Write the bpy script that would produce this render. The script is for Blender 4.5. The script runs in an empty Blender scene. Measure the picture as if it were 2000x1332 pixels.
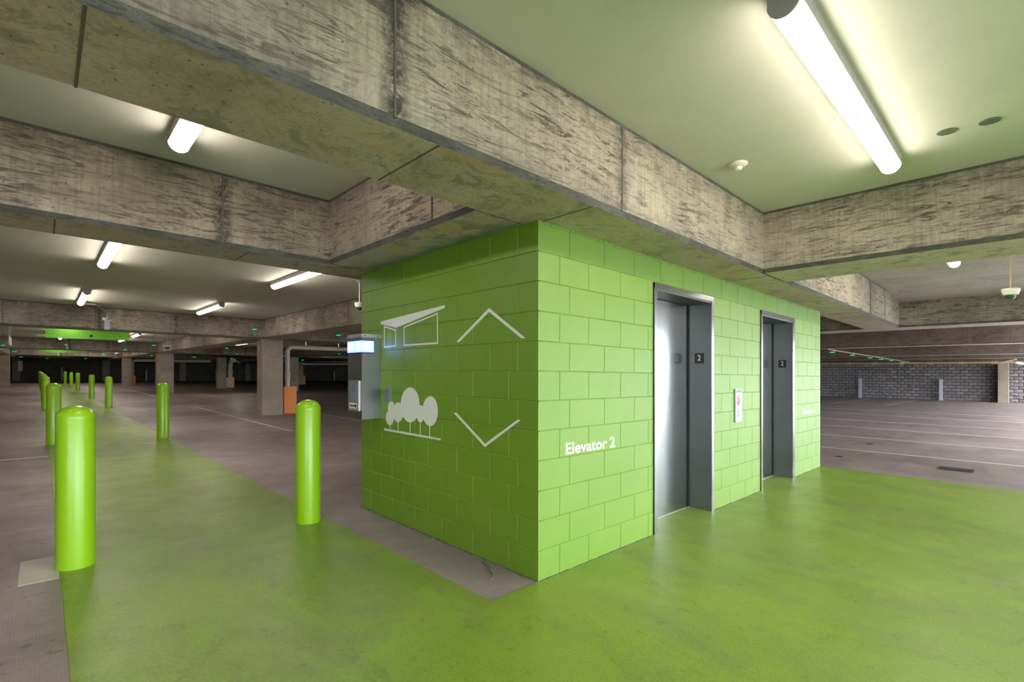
import bpy, bmesh, math, random
from mathutils import Vector, Matrix
random.seed(7)
sc = bpy.context.scene
COL = sc.collection

# ------------------------------------------------------------------ camera, sky, exposure
SX = 0.0131                                   # the slabs fall 1.3 % along x (drainage)
def gy(y): return 0.004*max(0.0, y-4.0)       # and rise very gently far along y
def SH(x, y): return -SX*x + gy(y)
def W(x, y, z): return Vector((x, y, z+SH(x, y)))

cam_d = bpy.data.cameras.new('camera'); cam = bpy.data.objects.new('camera', cam_d); COL.objects.link(cam)
cam.location = (-2.427, -2.297, 1.4275)
cam.rotation_euler = (math.pi/2, 0, -math.atan2(0.6890, 0.7248))
cam_d.sensor_width = 36; cam_d.lens = 964/2000*36
cam_d.shift_y = (724.6-666)/2000; cam_d.clip_start = 0.05; cam_d.clip_end = 500
sc.camera = cam
sc.view_settings.view_transform = 'Standard'; sc.view_settings.look = 'None'
sc.view_settings.gamma = 1; sc.view_settings.use_curve_mapping = False
sc.view_settings.exposure = 0.14
wd = bpy.data.worlds.new('sky'); sc.world = wd; wd.use_nodes = True
wb = wd.node_tree.nodes['Background']; wb.inputs[0].default_value = (0.86, 0.93, 1.0, 1); wb.inputs[1].default_value = 14.0
try:
    sc.cycles.use_denoising = True; sc.cycles.max_bounces = 8; sc.cycles.diffuse_bounces = 5; sc.cycles.adaptive_threshold = 0.02
    sc.cycles.sample_clamp_indirect = 6
except Exception: pass
TUBE = 31.0                                    # emission of the fluorescent diffusers

# ------------------------------------------------------------------ materials
def nt(name):
    m = bpy.data.materials.new(name); m.use_nodes = True
    t = m.node_tree; b = t.nodes['Principled BSDF']
    return m, t, b
def mat(name, c, rough=0.6, metal=0.0, emit=None, es=0.0, spec=None):
    m, t, b = nt(name)
    b.inputs['Base Color'].default_value = (*c, 1); b.inputs['Roughness'].default_value = rough
    b.inputs['Metallic'].default_value = metal
    if spec is not None: b.inputs['Specular IOR Level'].default_value = spec
    if emit: b.inputs['Emission Color'].default_value = (*emit, 1); b.inputs['Emission Strength'].default_value = es
    return m
def nd(t, k, **kw):
    n = t.nodes.new(k)
    for a, v in kw.items(): setattr(n, a, v)
    return n
def coords(t, scale, kind='Object'):
    tc = nd(t, 'ShaderNodeTexCoord'); mp = nd(t, 'ShaderNodeMapping'); mp.inputs['Scale'].default_value = scale
    if kind == 'World':
        g = nd(t, 'ShaderNodeNewGeometry'); t.links.new(g.outputs['Position'], mp.inputs[0])
    else: t.links.new(tc.outputs[kind], mp.inputs[0])
    return mp.outputs[0]
def noise(t, vec, scale, detail=6, rough=0.6, dist=0.0):
    n = nd(t, 'ShaderNodeTexNoise'); n.inputs['Scale'].default_value = scale; n.inputs['Detail'].default_value = detail
    n.inputs['Roughness'].default_value = rough; n.inputs['Distortion'].default_value = dist
    t.links.new(vec, n.inputs['Vector']); return n.outputs[0]
def ramp(t, f, a, b, va=0.0, vb=1.0):
    r = nd(t, 'ShaderNodeMapRange'); r.inputs[1].default_value = a; r.inputs[2].default_value = b
    r.inputs[3].default_value = va; r.inputs[4].default_value = vb; t.links.new(f, r.inputs[0]); return r.outputs[0]
def mix(t, f, a, b, mode='MIX'):
    n = nd(t, 'ShaderNodeMix', data_type='RGBA', blend_type=mode)
    if isinstance(f, (int, float)): n.inputs[0].default_value = f
    else: t.links.new(f, n.inputs[0])
    for i, c in ((6, a), (7, b)):
        if isinstance(c, tuple): n.inputs[i].default_value = (*c, 1)
        else: t.links.new(c, n.inputs[i])
    return n.outputs[2]
def bump(t, b, h, strength=0.3, dist=0.01):
    n = nd(t, 'ShaderNodeBump'); n.inputs['Strength'].default_value = strength; n.inputs['Distance'].default_value = dist
    t.links.new(h, n.inputs['Height']); t.links.new(n.outputs[0], b.inputs['Normal'])
def mul(t, a, v):
    n = nd(t, 'ShaderNodeMath', operation='MULTIPLY'); t.links.new(a, n.inputs[0])
    if isinstance(v, (int, float)): n.inputs[1].default_value = v
    else: t.links.new(v, n.inputs[1])
    return n.outputs[0]

def concrete(name, light, mid, dark, streak=0.75, scale=1.0, rough=0.85, pits=True, wash=None, grime=()):
    m, t, b = nt(name)
    v = coords(t, (scale,)*3, 'World'); vs = coords(t, (0.9*scale, 0.9*scale, 7*scale), 'World')
    big = noise(t, v, 1.3, 4, 0.6, 0.4); c = mix(t, ramp(t, big, .35, .65), mid, light)
    patchy = ramp(t, noise(t, v, 1.7, 5, .65, .6), .38, .60)
    st = noise(t, vs, 3.2, 10, 0.76, 1.5); c = mix(t, mul(t, mul(t, ramp(t, st, .505, .57), streak), ramp(t, patchy, 0, 1, .35, 1)), c, dark)
    st2 = noise(t, vs, 15, 8, 0.75, 1.0); c = mix(t, mul(t, mul(t, ramp(t, st2, .52, .62), streak*.8), ramp(t, patchy, 0, 1, .25, 1)), c, dark)
    vl = coords(t, (9*scale, 9*scale, .5*scale), 'World'); c = mix(t, mul(t, ramp(t, noise(t, vl, 5, 4, .6, .2), .45, .7), .3), c, dark)
    cl = noise(t, v, .9, 4, .6, .7); c = mix(t, mul(t, ramp(t, cl, .50, .70), .45), c, dark)
    fine = noise(t, v, 70, 4, 0.7); c = mix(t, mul(t, ramp(t, fine, .4, .7), .28), c, dark)
    if grime:      # soil caught along the slab joint, the bottom arris and around the formwork joints at these x positions
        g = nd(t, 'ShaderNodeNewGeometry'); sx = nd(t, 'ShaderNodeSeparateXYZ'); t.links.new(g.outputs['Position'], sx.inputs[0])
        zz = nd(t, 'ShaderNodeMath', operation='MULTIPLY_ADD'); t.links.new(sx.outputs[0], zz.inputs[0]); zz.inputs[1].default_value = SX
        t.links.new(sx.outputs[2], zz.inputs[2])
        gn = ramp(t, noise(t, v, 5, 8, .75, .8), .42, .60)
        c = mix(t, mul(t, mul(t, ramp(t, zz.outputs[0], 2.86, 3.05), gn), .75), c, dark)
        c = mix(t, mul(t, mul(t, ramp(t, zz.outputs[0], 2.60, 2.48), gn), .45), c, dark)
        gn2 = ramp(t, noise(t, v, 14, 9, .8, 1.0), .40, .58)
        for xs in grime:
            d = nd(t, 'ShaderNodeMath', operation='SUBTRACT'); t.links.new(sx.outputs[0], d.inputs[0]); d.inputs[1].default_value = xs
            a = nd(t, 'ShaderNodeMath', operation='ABSOLUTE'); t.links.new(d.outputs[0], a.inputs[0])
            c = mix(t, mul(t, mul(t, ramp(t, a.outputs[0], .085, .01), gn2), .9), c, (0.045, .04, .035))
    if wash:
        w = noise(t, v, 2.2, 5, .6, .8); c = mix(t, mul(t, ramp(t, w, .55, .66), .5), c, wash)
    if pits:
        vo = nd(t, 'ShaderNodeTexVoronoi'); vo.inputs['Scale'].default_value = 16; t.links.new(v, vo.inputs['Vector'])
        c = mix(t, mul(t, ramp(t, vo.outputs[0], .10, .06), .8), c, (0.05, 0.045, 0.04))
    t.links.new(c, b.inputs['Base Color']); b.inputs['Roughness'].default_value = rough
    bump(t, b, fine, .35, .004)
    return m
M = {}
M['beam'] = concrete('beam concrete', (.50, .435, .355), (.34, .29, .235), (.085, .072, .06), 1.0, grime=(-1.352, .324, -1.346, 7.57))
M['soffit'] = concrete('formed soffit concrete', (.62, .52, .42), (.50, .415, .32), (.21, .185, .15), .7, 1.0, wash=(.56, .36, .16))
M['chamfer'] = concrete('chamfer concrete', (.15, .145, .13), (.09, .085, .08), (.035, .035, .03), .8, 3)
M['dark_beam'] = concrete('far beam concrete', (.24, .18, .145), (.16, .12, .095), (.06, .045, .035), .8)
M['raw_slab'] = concrete('raw slab concrete', (.52, .46, .38), (.44, .39, .32), (.24, .22, .19), .45, .6, wash=(.5, .38, .25))
M['column'] = concrete('column concrete', (.40, .33, .26), (.31, .255, .20), (.15, .125, .10), .4, 1.2)
M['seam'] = mat('formwork seam', (.13, .115, .10), .95)

def floor_mat():
    m, t, b = nt('garage floor concrete')
    v = coords(t, (1, 1, 1), 'World'); vs = coords(t, (.35, 1.6, 1), 'World'); vt = coords(t, (1.5, .3, 1), 'World')
    c = mix(t, ramp(t, noise(t, v, .55, 6, .6, .5), .35, .65), (.25, .205, .215), (.37, .30, .29))
    c = mix(t, mul(t, ramp(t, noise(t, vs, 1.4, 7, .65, .5), .5, .68), .65), c, (.19, .15, .15))
    c = mix(t, mul(t, ramp(t, noise(t, vt, 1.1, 6, .6, .4), .56, .66), .4), c, (.46, .37, .33))
    c = mix(t, mul(t, ramp(t, noise(t, v, 40, 5, .7), .42, .68), .3), c, (.15, .13, .13))
    sp = noise(t, v, 11, 3, .5); c = mix(t, mul(t, ramp(t, sp, .68, .72), .6), c, (.09, .08, .08))
    t.links.new(c, b.inputs['Base Color'])
    t.links.new(ramp(t, noise(t, v, 2.3, 5, .6), .3, .7, .36, .55), b.inputs['Roughness'])
    wv = nd(t, 'ShaderNodeTexWave'); wv.inputs['Scale'].default_value = 22; wv.inputs['Distortion'].default_value = 1.5
    t.links.new(v, wv.inputs['Vector'])
    bump(t, b, wv.outputs[1], .05, .003)
    return m
M['floor'] = floor_mat()
def green_floor():
    m, t, b = nt('green floor paint')
    v = coords(t, (1, 1, 1), 'World'); vs = coords(t, (1.0, .45, 1), 'World')
    c = mix(t, ramp(t, noise(t, v, .8, 6, .6, .6), .35, .65), (.20, .32, .04), (.27, .40, .05))
    c = mix(t, mul(t, ramp(t, noise(t, vs, 1.6, 9, .75, .6), .47, .64), .7), c, (.20, .25, .075))
    c = mix(t, mul(t, ramp(t, noise(t, v, 7, 9, .8, .4), .56, .68), .6), c, (.10, .13, .05))
    c = mix(t, mul(t, ramp(t, noise(t, v, 85, 4, .7), .45, .68), .5), c, (.11, .16, .02))
    c = mix(t, mul(t, ramp(t, noise(t, v, 1.7, 6, .7, .8), .63, .70), .45), c, (.36, .30, .16))
    t.links.new(c, b.inputs['Base Color'])
    t.links.new(ramp(t, noise(t, v, 3, 6, .65), .3, .7, .27, .46), b.inputs['Roughness'])
    bump(t, b, noise(t, v, 120, 3, .6), .35, .004)
    return m
M['green_floor'] = green_floor()
def paint(name, a, bcol, rough=.42, bs=.25, kind='World'):
    m, t, b = nt(name); v = coords(t, (1, 1, 1), kind)
    c = mix(t, ramp(t, noise(t, v, 1.2, 4, .6), .35, .65), a, bcol)
    c = mix(t, mul(t, ramp(t, noise(t, v, 5, 8, .75), .62, .74), .25), c, tuple(x*.6 for x in a))
    t.links.new(c, b.inputs['Base Color']); b.inputs['Roughness'].default_value = rough
    bump(t, b, noise(t, v, 140, 3, .6), bs, .004); return m
M['lime'] = paint('lime block paint', (.134, .262, .012), (.156, .286, .017), .5)
M['lime'].node_tree.nodes['Principled BSDF'].inputs['Specular IOR Level'].default_value = .7
M['bollard'] = mat('lime plastic', (.255, .50, .008), .28)
M['ceiling'] = paint('ceiling paint', (.56, .555, .49), (.62, .61, .54), .8, .1)
M['white_paint'] = paint('white wall paint', (.70, .72, .66), (.74, .76, .70), .55, .1)
M['line'] = paint('worn line paint', (.52, .47, .42), (.62, .56, .50), .6, .1)
def steel(name, c=(.52, .53, .54), rough=.26, an=True):
    m, t, b = nt(name); v = coords(t, (40, 40, .3), 'Object')
    n = noise(t, v, 3, 3, .5); t.links.new(ramp(t, n, .3, .7, rough*.92, rough*1.12), b.inputs['Roughness'])
    w = noise(t, coords(t, (1, 1, 1)), 2.5, 5, .65)
    t.links.new(mix(t, ramp(t, w, .4, .65), c, tuple(x*.9 for x in c)), b.inputs['Base Color'])
    b.inputs['Metallic'].default_value = 1; return m
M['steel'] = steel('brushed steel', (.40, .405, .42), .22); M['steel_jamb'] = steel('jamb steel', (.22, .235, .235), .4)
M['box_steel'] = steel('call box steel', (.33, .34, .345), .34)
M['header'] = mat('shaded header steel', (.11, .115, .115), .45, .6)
M['galv'] = mat('galvanised steel', (.55, .55, .53), .4, .8)
M['white_plastic'] = mat('white plastic', (.75, .73, .66), .4)
M['pvc'] = mat('painted drain pipe', (.60, .52, .45), .45)
M['orange'] = mat('orange guard paint', (.75, .20, .006), .45)
M['orange_worn'] = mat('faded guard paint', (.70, .40, .18), .5)
M['black'] = mat('black', (.006, .006, .006), .3)
M['black_gap'] = mat('dark gap', (.003, .003, .003), .9)
M['tube'] = mat('tube diffuser', (.9, .9, .9), .4, 0, (1.0, .90, .78), TUBE)
M['housing'] = mat('lamp housing', (.38, .37, .38), .45)
M['blue'] = mat('blue beacon glow', (.2, .3, .9), .2, 0, (.04, .08, 1.0), 10)
M['bluelens'] = mat('white beacon bulb', (.8, .8, 1), .2, 0, (.45, .52, 1.0), 7)
M['led'] = mat('green led', (.0, .5, .15), .3, 0, (.0, .75, .22), .9)
M['led_case'] = mat('sensor case', (.02, .05, .03), .4)
M['grey_box'] = mat('grey box', (.16, .17, .21), .5)
M['phone'] = mat('phone plate', (.26, .28, .35), .4, .3)
M['red'] = mat('red', (.55, .03, .04), .4)
M['sign_green'] = mat('sign green', (.10, .33, .012), .5)
M['sign_pale'] = mat('pale sign', (.52, .60, .32), .5)
M['sign_red'] = mat('dark red sign', (.16, .02, .015), .5)
M['post'] = mat('pale post', (.42, .46, .52), .6)
M['dome'] = mat('camera dome', (.05, .09, .04), .08)
M['patch'] = concrete('patched grout', (.20, .24, .16), (.13, .16, .11), (.05, .06, .04), .6, 6)
def split_mat(name, a, b2):
    m, t, b = nt(name); v = coords(t, (1, 1, 1), 'World'); oi = nd(t, 'ShaderNodeObjectInfo')
    c = mix(t, ramp(t, noise(t, v, 3.5, 7, .75), .38, .62), a, b2)
    c = mix(t, mul(t, oi.outputs['Random'], .5), c, tuple(x*.55 for x in a))
    t.links.new(c, b.inputs['Base Color']); b.inputs['Roughness'].default_value = .9
    bump(t, b, noise(t, v, 14, 6, .7), .9, .05); return m
M['split'] = split_mat('split face block', (.25, .23, .24), (.36, .33, .33))
M['mortar'] = mat('dark mortar', (.05, .045, .05), .95)
M['grate'] = mat('grate iron', (.09, .09, .10), .5, .5)
M['rust'] = mat('rusty conduit', (.50, .36, .22), .6)

# ------------------------------------------------------------------ mesh helpers
class MB:
    def __init__(s): s.v = []; s.f = []; s.m = []
    def poly(s, pts, mi=0):
        i = len(s.v); s.v += [tuple(p) for p in pts]; s.f.append(tuple(range(i, i+len(pts)))); s.m.append(mi)
    def box(s, x0, x1, y0, y1, z0, z1, mi=0, sh=False):
        q = W if sh else (lambda x, y, z: Vector((x, y, z)))
        c = [q(x, y, z) for z in (z0, z1) for y in (y0, y1) for x in (x0, x1)]
        i = len(s.v); s.v += [tuple(p) for p in c]
        for f in ((0, 2, 3, 1), (4, 5, 7, 6), (0, 1, 5, 4), (2, 6, 7, 3), (0, 4, 6, 2), (1, 3, 7, 5)):
            s.f.append(tuple(i+k for k in f)); s.m.append(mi)
        return s
    def lathe(s, prof, n=28, c=(0, 0, 0), axis='z', mi=0, close=True):
        i0 = len(s.v)
        for r, h in prof:
            for k in range(n):
                a = 2*math.pi*k/n; p = (r*math.cos(a), r*math.sin(a), h)
                if axis == 'x': p = (p[2], p[0], p[1])
                if axis == 'y': p = (p[1], p[2], p[0])
                s.v.append((p[0]+c[0], p[1]+c[1], p[2]+c[2]))
        for j in range(len(prof)-1):
            for k in range(n):
                a, b = i0+j*n+k, i0+j*n+(k+1) % n
                s.f.append((a, b, b+n, a+n)); s.m.append(mi)
        if close:
            s.f.append(tuple(i0+k for k in range(n))[::-1]); s.m.append(mi)
            s.f.append(tuple(i0+(len(prof)-1)*n+k for k in range(n))); s.m.append(mi)
        return s
    def tube(s, pts, r, n=12, mi=0):
        pts = [Vector(p) for p in pts]; i0 = len(s.v); up = Vector((0, 0, 1))
        for j, p in enumerate(pts):
            d = (pts[min(j+1, len(pts)-1)]-pts[max(j-1, 0)]).normalized()
            a = d.cross(up) if abs(d.z) < .95 else d.cross(Vector((0, 1, 0)))
            a.normalize(); b = d.cross(a)
            for k in range(n):
                t = 2*math.pi*k/n; q = p+a*r*math.cos(t)+b*r*math.sin(t); s.v.append(tuple(q))
        for j in range(len(pts)-1):
            for k in range(n):
                a, b = i0+j*n+k, i0+j*n+(k+1) % n
                s.f.append((a, b, b+n, a+n)); s.m.append(mi)
        s.f.append(tuple(i0+k for k in range(n))); s.m.append(mi)
        s.f.append(tuple(i0+(len(pts)-1)*n+k for k in range(n))[::-1]); s.m.append(mi)
        return s
    def build(s, name, mats, parent=None, smooth=False, loc=None, fix=True):
        me = bpy.data.meshes.new(name); me.from_pydata(s.v, [], s.f)
        for m in (mats if isinstance(mats, (list, tuple)) else [mats]): me.materials.append(M[m])
        me.polygons.foreach_set('material_index', s.m)
        if fix:
            bm = bmesh.new(); bm.from_mesh(me); bmesh.ops.recalc_face_normals(bm, faces=bm.faces); bm.to_mesh(me); bm.free()
        if smooth:
            me.polygons.foreach_set('use_smooth', [True]*len(me.polygons))
            me.set_sharp_from_angle(angle=math.radians(40))
        me.update()
        o = bpy.data.objects.new(name, me); COL.objects.link(o)
        if parent: o.parent = parent
        if loc is not None: o.location = loc
        return o
def tag(o, label=None, cat=None, group=None, kind=None):
    if label: o['label'] = label
    if cat: o['category'] = cat
    if group: o['group'] = group
    if kind: o['kind'] = kind
    return o
def empty(name, loc=(0, 0, 0), rz=0.0):
    o = bpy.data.objects.new(name, None); COL.objects.link(o); o.location = loc; o.rotation_euler = (0, 0, rz)
    o.empty_display_size = .1; return o
def struct(o, label, cat): return tag(o, label, cat, kind='structure')
def copy_tree(o, parent=None):
    c = o.copy(); COL.objects.link(c); c.parent = parent
    for ch in list(o.children): copy_tree(ch, c)
    return c

D1 = (1.475, 2.658); D2 = (3.973, 5.222)
X0, X1, Y0, Y1 = -14.0, 41.6, -8.8, 73.0
XN, YN = 11.2, -4.4                           # the open edge steps in beyond the lobby
ZS, ZC = 2.447, 3.05
# ------------------------------------------------------------------ floor, paint on it
fl = MB()
ys = [YN, -2, 4, 14, 34, 52, Y1]
for a, b in zip(ys, ys[1:]): fl.box(X0, X1, a, b, -.25, 0, sh=True)
fl.box(X0, XN, Y0, YN, -.25, 0, sh=True)
floor = struct(fl.build('floor', 'floor'), 'stained grey brown concrete garage floor', 'floor')
def sheet(name, mats, strips, z, parent=None, th=.004):
    m = MB()
    for (xa, xb, xc, xd, ya, yb) in strips:   # at ya from xa to xb, at yb from xc to xd
        top = [W(xa, ya, z), W(xb, ya, z), W(xd, yb, z), W(xc, yb, z)]
        bot = [p-Vector((0, 0, th)) for p in top]
        m.poly(top)
        for i in range(4): m.poly([bot[i], bot[(i+1) % 4], top[(i+1) % 4], top[i]])
    return m.build(name, mats, parent, fix=False)
walk = sheet('floor', 'green_floor', [
    (-2.335, 6.70, -2.335, 6.47, Y0, 0.0), (D1[0], D1[1], D1[0], D1[1], 0.0, .25), (D2[0], D2[1], D2[0], D2[1], 0.0, .25), (-2.335, -.424, -2.34, -.445, 0.0, 2.6), (-2.34, -.445, -2.345, -.53, 2.6, 9),
    (-2.345, -.53, -2.40, -.66, 9, 22), (-2.40, -.66, -2.46, -.80, 22, 40), (-2.46, -.80, -2.60, -.92, 40, 60)], .003)
struct(walk, 'lime green painted walkway and lift lobby floor', 'floor paint')
for o in (floor,):
    def line(x0, x1, y0, y1, name='parking_line'): return sheet(name, 'line', [(x0, x1, x0, x1, y0, y1)], .0025, floor, .004)
    for x in (9.1, 11.7, 14.5, 17.4, 20.9, 24.3): line(x-.05, x+.05, -4.2, 4.4)
    for y in (5.4, 3.0): line(30.0, 41.0, y-.05, y+.05)
    line(1.80, 1.90, 9.8, 20.3); line(1.83, 1.93, 29.2, 39.1); line(4.38, 4.48, 28.5, 35.0); line(4.30, 4.40, 9.0, 14.5)
    line(6.8, 6.9, 29, 34); line(-.44, 3.0, 15.25, 15.32)
    line(-9, -2.36, 8.6, 8.67)
gr = MB()
gr.box(7.69, 8.0, -1.70, -1.29, .001, .006, sh=True)
g = gr.build('drain_grate', 'black', None); tag(g, 'flat dark drain grate in the concrete beyond the green floor', 'drain')
for k in range(9):
    b = MB().box(7.70+k*.034, 7.715+k*.034, -1.69, -1.30, .006, .011, sh=True); b.build('grate_bar', 'grate', g)
dr = [(7.88, .07), (10.43, .09), (13.19, .11), (15.95, .13), (18.7, .15), (21.5, .17), (24.3, .19)]
words = ['nearest the lift block', 'second out from the lift block', 'third out from the lift block', 'fourth out from the lift block',
         'fifth out from the lift block', 'sixth out from the lift block', 'last of the row towards the block wall']
for (x, y), wds in zip(dr, words):
    o = MB().lathe([(.0001, 0), (.055, 0), (.055, .006), (.0001, .006)], 16).build('floor_drain', 'black', loc=W(x, y, .001))
    tag(o, 'small round dark floor drain, ' + wds, 'drain', 'floor drains in a row across the stalls')
# paler repair patch, worm-like scuff on the bare strip
sheet('concrete_patch', 'line', [(-2.545, -2.345, -2.545, -2.345, 2.22, 2.78)], .0022, floor)
sc_ = MB()
pts = [W(-.05, .52, .004), W(-.07, .46, .004), (-.075, .42, .004), (-.12, .36, .004), (-.14, .30, .004), (-.20, .25, .004)]
sc_.tube([Vector(p) for p in pts], .008, 6); sc_.build('scuff_mark', 'patch', floor)
c_ = MB()
for i in range(46):
    y = .02+i*.055; s_ = random.uniform(.006, .018)
    c_.box(-s_*1.2, .004, y, y+.05, -.001, s_*.6, sh=True)
for i in range(110):
    x = .02+i*.0585; s_ = random.uniform(.003, .009)
    if 1.46 < x < 2.68 or 3.95 < x < 5.24: continue
    c_.box(x, x+.055, -s_*1.6, .004, .0, s_*.8, sh=True)
tag(c_.build('grout_crumbs', 'patch', floor), kind='stuff')

# ------------------------------------------------------------------ ceilings
def slab(name, mk, x0, x1, y0, y1, label):
    m = MB(); cuts = [y0]+[c for c in (4,) if y0 < c < y1]+[y1]
    for a, b in zip(cuts, cuts[1:]): m.box(x0, x1, a, b, ZC, ZC+.22, sh=True)
    return struct(m.build(name, mk), label, 'ceiling')
slab('ceiling', 'ceiling', X0, 3.15, Y0, Y1, 'pale painted concrete slab ceiling')
slab('ceiling', 'raw_slab', 3.15, 10.5, Y0, 2.6, 'unpainted board marked concrete ceiling beyond the lifts')
slab('ceiling', 'raw_slab', 10.5, X1, YN, 2.6, 'unpainted concrete ceiling over the far stalls beside the open edge')
slab('ceiling', 'ceiling', 3.15, X1, 2.6, Y1, 'painted slab ceiling over the far stalls')

# ------------------------------------------------------------------ beams
CH = .038
def beam(axis, lo, hi, a, b, mats=('beam', 'chamfer', 'soffit'), name='beam', zb=ZS):
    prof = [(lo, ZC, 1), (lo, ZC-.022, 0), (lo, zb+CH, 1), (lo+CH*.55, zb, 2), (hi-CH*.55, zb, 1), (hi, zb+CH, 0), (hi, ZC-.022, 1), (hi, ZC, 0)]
    cuts = [a]+([4] if axis == 'y' and a < 4 < b else [])+[b]
    m = MB()
    def q(u, t, z): return W(t, u, z) if axis == 'x' else W(u, t, z)
    for c0, c1 in zip(cuts, cuts[1:]):
        for i in range(7):
            (u0, z0, mi), (u1, z1, _) = prof[i], prof[i+1]
            m.poly([q(u0, c0, z0), q(u1, c0, z1), q(u1, c1, z1), q(u0, c1, z0)], mi)
    for c in (a, b): m.poly([q(u, c, z) for u, z, _ in prof], 0)
    return m.build(name, list(mats))
def seam(parent, x0, x1, y0, y1, z0, z1): MB().box(x0, x1, y0, y1, z0, z1, sh=True).build('formwork_seam', 'seam', parent)
B1 = struct(beam('x', -.45, .155, X0, 10.18), 'deep concrete beam over the front of the lift block', 'beam')
for x in (-1.352, .324, 7.57, 8.74): seam(B1, x-.005, x+.005, -.454, -.44, ZS+.03, ZC-.02)
for x in (-2.339, -1.110, .04, 3.0, 5.2, 6.9): seam(B1, x-.005, x+.005, -.43, .14, ZS-.002, ZS+.01)
F = struct(beam('x', 2.324, 2.87, X0, 2.6), 'concrete beam behind the lift block crossing the walkway', 'beam')
seam(F, -1.353, -1.339, 2.318, 2.335, ZS+.03, ZC-.02)
for x in (-2.366, -1.13): seam(F, x-.004, x+.004, 2.34, 2.85, ZS-.002, ZS+.01)
E_ = struct(beam('y', -.444, .16, .155, 2.324), 'short concrete beam along the mural side of the lift block', 'beam')
seam(E_, -.45, -.43, .597, .611, ZS+.03, ZC-.02)
# pale turquoise overspray where wall paint ran onto the soffit
ov = MB(); rr = random.Random(3)
for i in range(150):
    y = .16+i*.0145; w_ = rr.uniform(.05, .20)*(0.75+.25*math.sin(i*.21)); s0 = rr.uniform(0, .02)
    ov.poly([W(-s0, y, ZS-.0015), W(-s0, y+.03, ZS-.0015), W(-w_, y+.045+.03*rr.random(), ZS-.0015), W(-w_*.97, y+.03, ZS-.0015)])
M['overspray'] = paint('overspray', (.26, .38, .26), (.34, .40, .28), .8, .1)
tag(ov.build('paint_overspray', 'overspray', E_, fix=False), kind='stuff')
dk = ('beam', 'chamfer', 'soffit')
G = struct(beam('x', 14.53, 15.08, X0, X1), 'concrete beam crossing above the nearest garage column', 'beam')
for x in (-3.12, -1.436, .211): seam(G, x-.007, x+.007, 14.525, 14.54, ZS+.03, ZC-.02)
G2 = struct(beam('x', 34.5, 35.1, X0, X1), 'concrete beam above the second garage column', 'beam')
for x in (-2.34, .216, 1.66): seam(G2, x-.01, x+.01, 34.49, 34.52, ZS+.03, ZC-.02)
struct(beam('x', 52.5, 53.1, X0, X1), 'concrete beam above the third garage column', 'beam')
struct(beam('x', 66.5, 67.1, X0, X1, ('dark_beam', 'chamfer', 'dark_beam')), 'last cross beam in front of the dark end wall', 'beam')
struct(beam('x', Y0, Y0+.6, X0, XN), 'edge beam over the open side behind the lobby', 'beam')
struct(beam('x', YN-.4, YN+.2, XN, X1), 'edge beam over the open side along the far stalls', 'beam')
C_ = struct(beam('y', 2.80, 3.50, Y0+.6, -.45), 'concrete beam crossing the lobby ceiling past the first lift', 'beam')
D_ = struct(beam('y', 10.18, 10.95, Y0+.6, 14.53), 'concrete beam beyond the lift block, green tinted face', 'beam')
for x, a in ((17.4, 'second'), (25.4, 'third'), (30.4, 'fourth'), (36.6, 'fifth')):
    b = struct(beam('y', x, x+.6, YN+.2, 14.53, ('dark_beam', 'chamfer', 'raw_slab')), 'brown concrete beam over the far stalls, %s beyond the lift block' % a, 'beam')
    for k in range(3): seam(b, x-.006, x+.004, -1.9+k*4.2, -1.88+k*4.2, ZS+.03, ZC-.02)
rows = [(2.87, 14.53), (15.08, 34.5), (35.1, 52.5), (53.1, 66.5), (67.1, Y1)]
for i, (a, b) in enumerate(rows):
    wds = ['nearest bay', 'second bay', 'third bay', 'fourth bay', 'last bay'][i]
    h = struct(beam('y', 2.61, 3.25, a, b), 'concrete beam beside the walkway, ' + wds, 'beam')
    if i == 0: seam(h, 2.604, 2.618, 8.4, 8.42, ZS+.03, ZC-.02)
    if i > 0:
        struct(beam('y', -4.92, -4.28, a, b), 'concrete beam on the far side of the walkway, ' + wds, 'beam')
        for x in (10.4, 17.6, 25.0, 32.4):
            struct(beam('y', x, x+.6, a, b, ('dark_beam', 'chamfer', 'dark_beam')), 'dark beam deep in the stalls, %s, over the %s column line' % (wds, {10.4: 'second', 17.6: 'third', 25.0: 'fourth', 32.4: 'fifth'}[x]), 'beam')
# haunch strip beside the beam beyond the lifts
h_ = MB(); h_.poly([W(8.9, -.45, ZC), W(8.9, Y0+.6, ZC), W(10.18, Y0+.6, ZC-.09), W(10.18, -.45, ZC-.09)]); h_.poly([W(8.9, -.45, ZC), W(10.18, -.45, ZC-.09), W(10.18, -.45, ZC)])
h_.build('haunch', 'raw_slab', D_)

# ------------------------------------------------------------------ columns
def column(x0, x1, y0, y1, label, mk='column'):
    m = MB(); c = .02
    p = [(x0+c, y0), (x1-c, y0), (x1, y0+c), (x1, y1-c), (x1-c, y1), (x0+c, y1), (x0, y1-c), (x0, y0+c)]
    for i in range(8):
        a, b = p[i], p[(i+1) % 8]
        m.poly([W(*a, 0), W(*b, 0), W(*b, ZS), W(*a, ZS)])
    m.poly([W(*a, ZS) for a in p])
    return struct(m.build('column', mk), label, 'column')
column(2.62, 3.27, 14.54, 15.06, 'board marked concrete column nearest the lift block')
column(2.62, 3.50, 34.51, 35.08, 'concrete column second along the walkway')
column(2.62, 3.27, 52.51, 53.08, 'concrete column third along the walkway')
column(-4.90, -4.29, 52.51, 53.08, 'concrete column on the far side of the walkway')
column(7.46, 8.05, 41.3, 41.9, 'dim concrete column beside the worn orange pipe guard')
column(10.5, 11.1, 34.51, 35.08, 'dim concrete column behind the tall drain pipe')
column(17.65, 18.2, 52.51, 53.08, 'dark concrete column behind the small orange pipe guard')
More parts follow.
